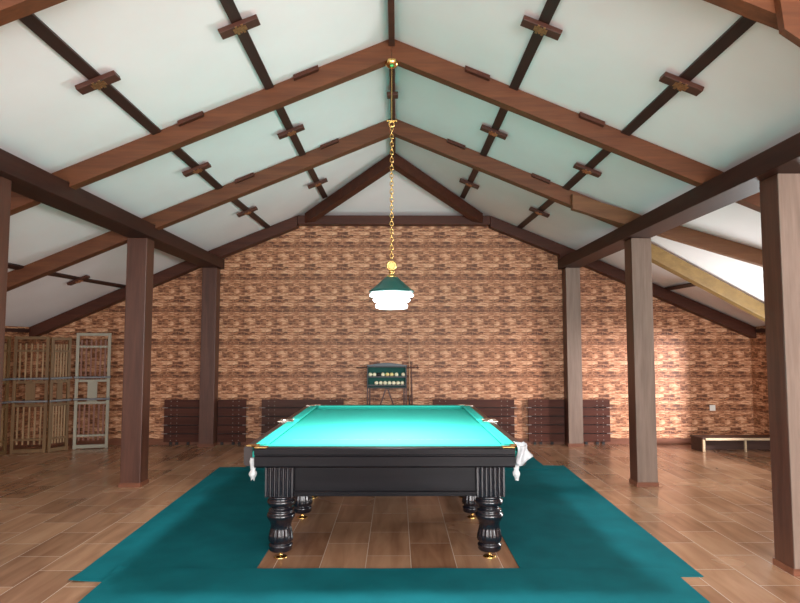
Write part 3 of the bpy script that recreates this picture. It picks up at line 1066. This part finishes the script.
# ------------------------------------------------------------------ wall socket
t = thing('wall_socket', (4.818, YW - .01, .50), 'small white square wall socket on the rear stone wall above the low bench', 'socket')
MB().box(4.775, 4.861, YW - .012, YW - .0005, .50, .586).build('plate', M['plastic'], t, bevel=.004)
MB().lathe([(.022, 0), (.024, .001), (.024, .003), (.021, .004)], (0, 0, 0), 20).build('insert', M['plastic'], t)
ins = children(t)[-1]
ins = [c for c in children(t) if c.name.startswith('insert')][0]
for v in ins.data.vertices:
    x, y, z = v.co + Vector(t['_o'])
    v.co = Vector((4.818 + x, YW - .0125 - z, .543 + y)) - Vector(t['_o'])

# ------------------------------------------------------------------ low bench in the corner
t = thing('low_bench', (4.85, 9.15, 0), 'low dark bench with pale front frame in the corner by the wall socket', 'bench')
bx0, bx1, by0, by1, bz = 4.30, 5.41, 8.80, 9.08, .198
MB().prism([(bx0 + .0, by0), (bx1, by0), (bx1, by1), (bx0 - .05, by1)], 'z', bz - .022, bz).build('seat_board', M['bench'], t, bevel=.003)
MB().prism([(bx0 + .015, by0 + .04), (bx0 + .035, by0 + .04), (bx0 - .015, by1 - .01), (bx0 - .035, by1 - .01)], 'z', 0, bz - .023).build('side_panel', M['bench'], t)
MB().box(bx0 + .04, bx1, by0 - .012, by0 - .0005, bz - .034, bz - .002).build('front_rail', M['pale'], t, bevel=.002)
for xx, w_ in ((bx0 + .006, .032), (bx0 + .60, .022), (bx1 - .05, .03)):
    MB().box(xx, xx + w_, by0 + .002, by0 + .036, 0, bz - .0235).build('leg', M['pale' if xx < 5.2 else 'bench'], t, bevel=.002)
MB().box(bx0 + .04, bx1 - .005, by1 - .05, by1 - .03, .0, bz - .023).build('back_panel', M['bench'], t)

# ------------------------------------------------------------------ folding screens


def screen_panel(t, name, a, b, h, frame_m, slat_m, plate_m, bar_m, w=.05, nsl=5, lower=True, topgap=.0):
    a, b = Vector((*a, 0)), Vector((*b, 0))
    d = (b - a)
    W = d.length
    d.normalize()
    n = Vector((d.y, -d.x, 0))
    P = lambda s, z, f=0.0: a + d * s + n * f + Vector((0, 0, z))
    th = .028

    def rail(m_, s0, s1, z, hh, f=0, tt=th):
        m_.bar(P(s0, z, f), P(s1, z, f), tt, hh)

    def stile(m_, s, z0, z1, ww, f=0, tt=th):
        m_.bar(P(s, z0, f), P(s, z1, f), ww, tt, up=n)
    fr = MB()
    stile(fr, w / 2, 0, h, w)
    stile(fr, W - w / 2, 0, h, w)
    rail(fr, w, W - w, h - w / 2, w)
    rail(fr, w, W - w, h - .20, .03)
    rail(fr, w, W - w, .035, .05)
    rail(fr, w, W - w, .19, .03)
    for z in (.66, .98):
        rail(fr, w, W - w, z, .035)
    f_ = fr.build(name, frame_m, t, bevel=.002)
    pl = MB()
    stile(pl, W / 2, .678, .962, W * .28, 0, .012)
    pl.build('centre_plate', plate_m, f_)
    for z in (.715, 1.03):
        rb = MB()
        rb.tube(P(-.01, z, .03), P(W + .01, z, .03), .016, n=12)
        rb.build('metal_bar', bar_m, f_)
    iw = W - 2 * w
    for k in range(nsl):
        s = w + iw * (k + .5) / nsl
        sl = MB()
        stile(sl, s, .998, h - .10, .022, .0, .012)
        sl.build('slat', slat_m, f_)
        sl = MB()
        stile(sl, s, .12, .642, .022, .0, .012)
        sl.build('slat', slat_m, f_)
    return f_


t = thing('folding_screen', (-5.0, 8.85, 0), 'tan wooden folding screen with vertical slats near the left frame edge', 'folding screen')
screen_panel(t, 'screen_panel', (-5.455, 8.17), (-5.362, 8.66), 1.62, M['tan'], M['tanslat'], M['tan'], M['greybar'], .042, 5)
screen_panel(t, 'screen_panel', (-5.330, 8.705), (-4.885, 8.785), 1.62, M['tan'], M['tanslat'], M['tan'], M['greybar'], .042, 5)
screen_panel(t, 'screen_panel', (-4.870, 8.795), (-4.715, 9.035), 1.61, M['tan'], M['tanslat'], M['tan'], M['greybar'], .042, 5)
t = thing('folding_screen', (-4.42, 9.14, 0), 'grey white screen frame standing beside the tan slatted screen near the stone wall', 'folding screen')
screen_panel(t, 'screen_panel', (-4.665, 9.085), (-4.215, 9.205), 1.675, M['greypaint'], M['slatred'], M['greypaint'], M['greybar'], .042, 6)

# ------------------------------------------------------------------ light and camera


def area(name, loc, target, sx, sy, power, c=(1, 1, 1), spread=180):
    l = bpy.data.lights.new(name, 'AREA')
    l.shape = 'RECTANGLE'
    l.size, l.size_y, l.energy, l.color = sx, sy, power, c
    l.spread = math.radians(spread)
    o = bpy.data.objects.new(name, l)
    col.objects.link(o)
    o.location = loc
    o.rotation_euler = (Vector(target) - Vector(loc)).to_track_quat('-Z', 'Y').to_euler()
    return o


DAY = (1.0, .985, .985)
for (a, b), pw in zip(FW, (218, 530)):
    c = ((a + b) / 2, YF + .02, (FZ0 + FZ1) / 2)
    area('window_daylight', c, (c[0], 5, c[2]), b - a, FZ1 - FZ0, pw, DAY)
area('dormer_window_daylight', (XR + .20, (WY0 + WY1) / 2, (WZ0 + WZ1) / 2), (0, 5.2, 3.0), WY1 - WY0, WZ1 - WZ0, 110, (.95, 1, 1), 115)
area('added_patch_lamp', (7.6, 5.75, 1.5), (4.4, 9.4, .7), .5, .5, 80, (1, .90, .90), 60)  # lamp added outside the window to brighten a patch of the rear wall
l = bpy.data.lights.new('lamp_bulb', 'AREA')
l.shape, l.size, l.energy, l.color = 'DISK', .22, 88, (.93, .98, 1.0)
o = bpy.data.objects.new('lamp_bulb', l)
col.objects.link(o)
o.location = (LX, LY, 1.786)

wd = bpy.data.worlds.new('sky')
bpy.context.scene.world = wd
wd.use_nodes = True
wd.node_tree.nodes['Background'].inputs[0].default_value = (.85, .95, 1, 1)
wd.node_tree.nodes['Background'].inputs[1].default_value = .6

f_px, vpx, vpy = 620.0, 396.5, 345.0
cam = bpy.data.cameras.new('camera')
cam.sensor_fit, cam.sensor_width = 'HORIZONTAL', 36
cam.lens = f_px / 800 * 36
cam.clip_start = .02
co = bpy.data.objects.new('camera', cam)
col.objects.link(co)
co.location = (0, 0, 1.5)
pitch = math.atan((vpy - 301.5) / f_px)
yaw = math.atan((vpx - 400) / f_px)
co.rotation_euler = (PI / 2 + pitch, 0, yaw)
sc = bpy.context.scene
sc.camera = co
sc.view_settings.view_transform = 'Standard'
sc.view_settings.look = 'None'
sc.view_settings.gamma = 1
sc.view_settings.exposure = 0
sc.cycles.use_denoising = True
sc.cycles.max_bounces = 8
for ob in bpy.data.objects:
    if '_o' in ob:
        del ob['_o']
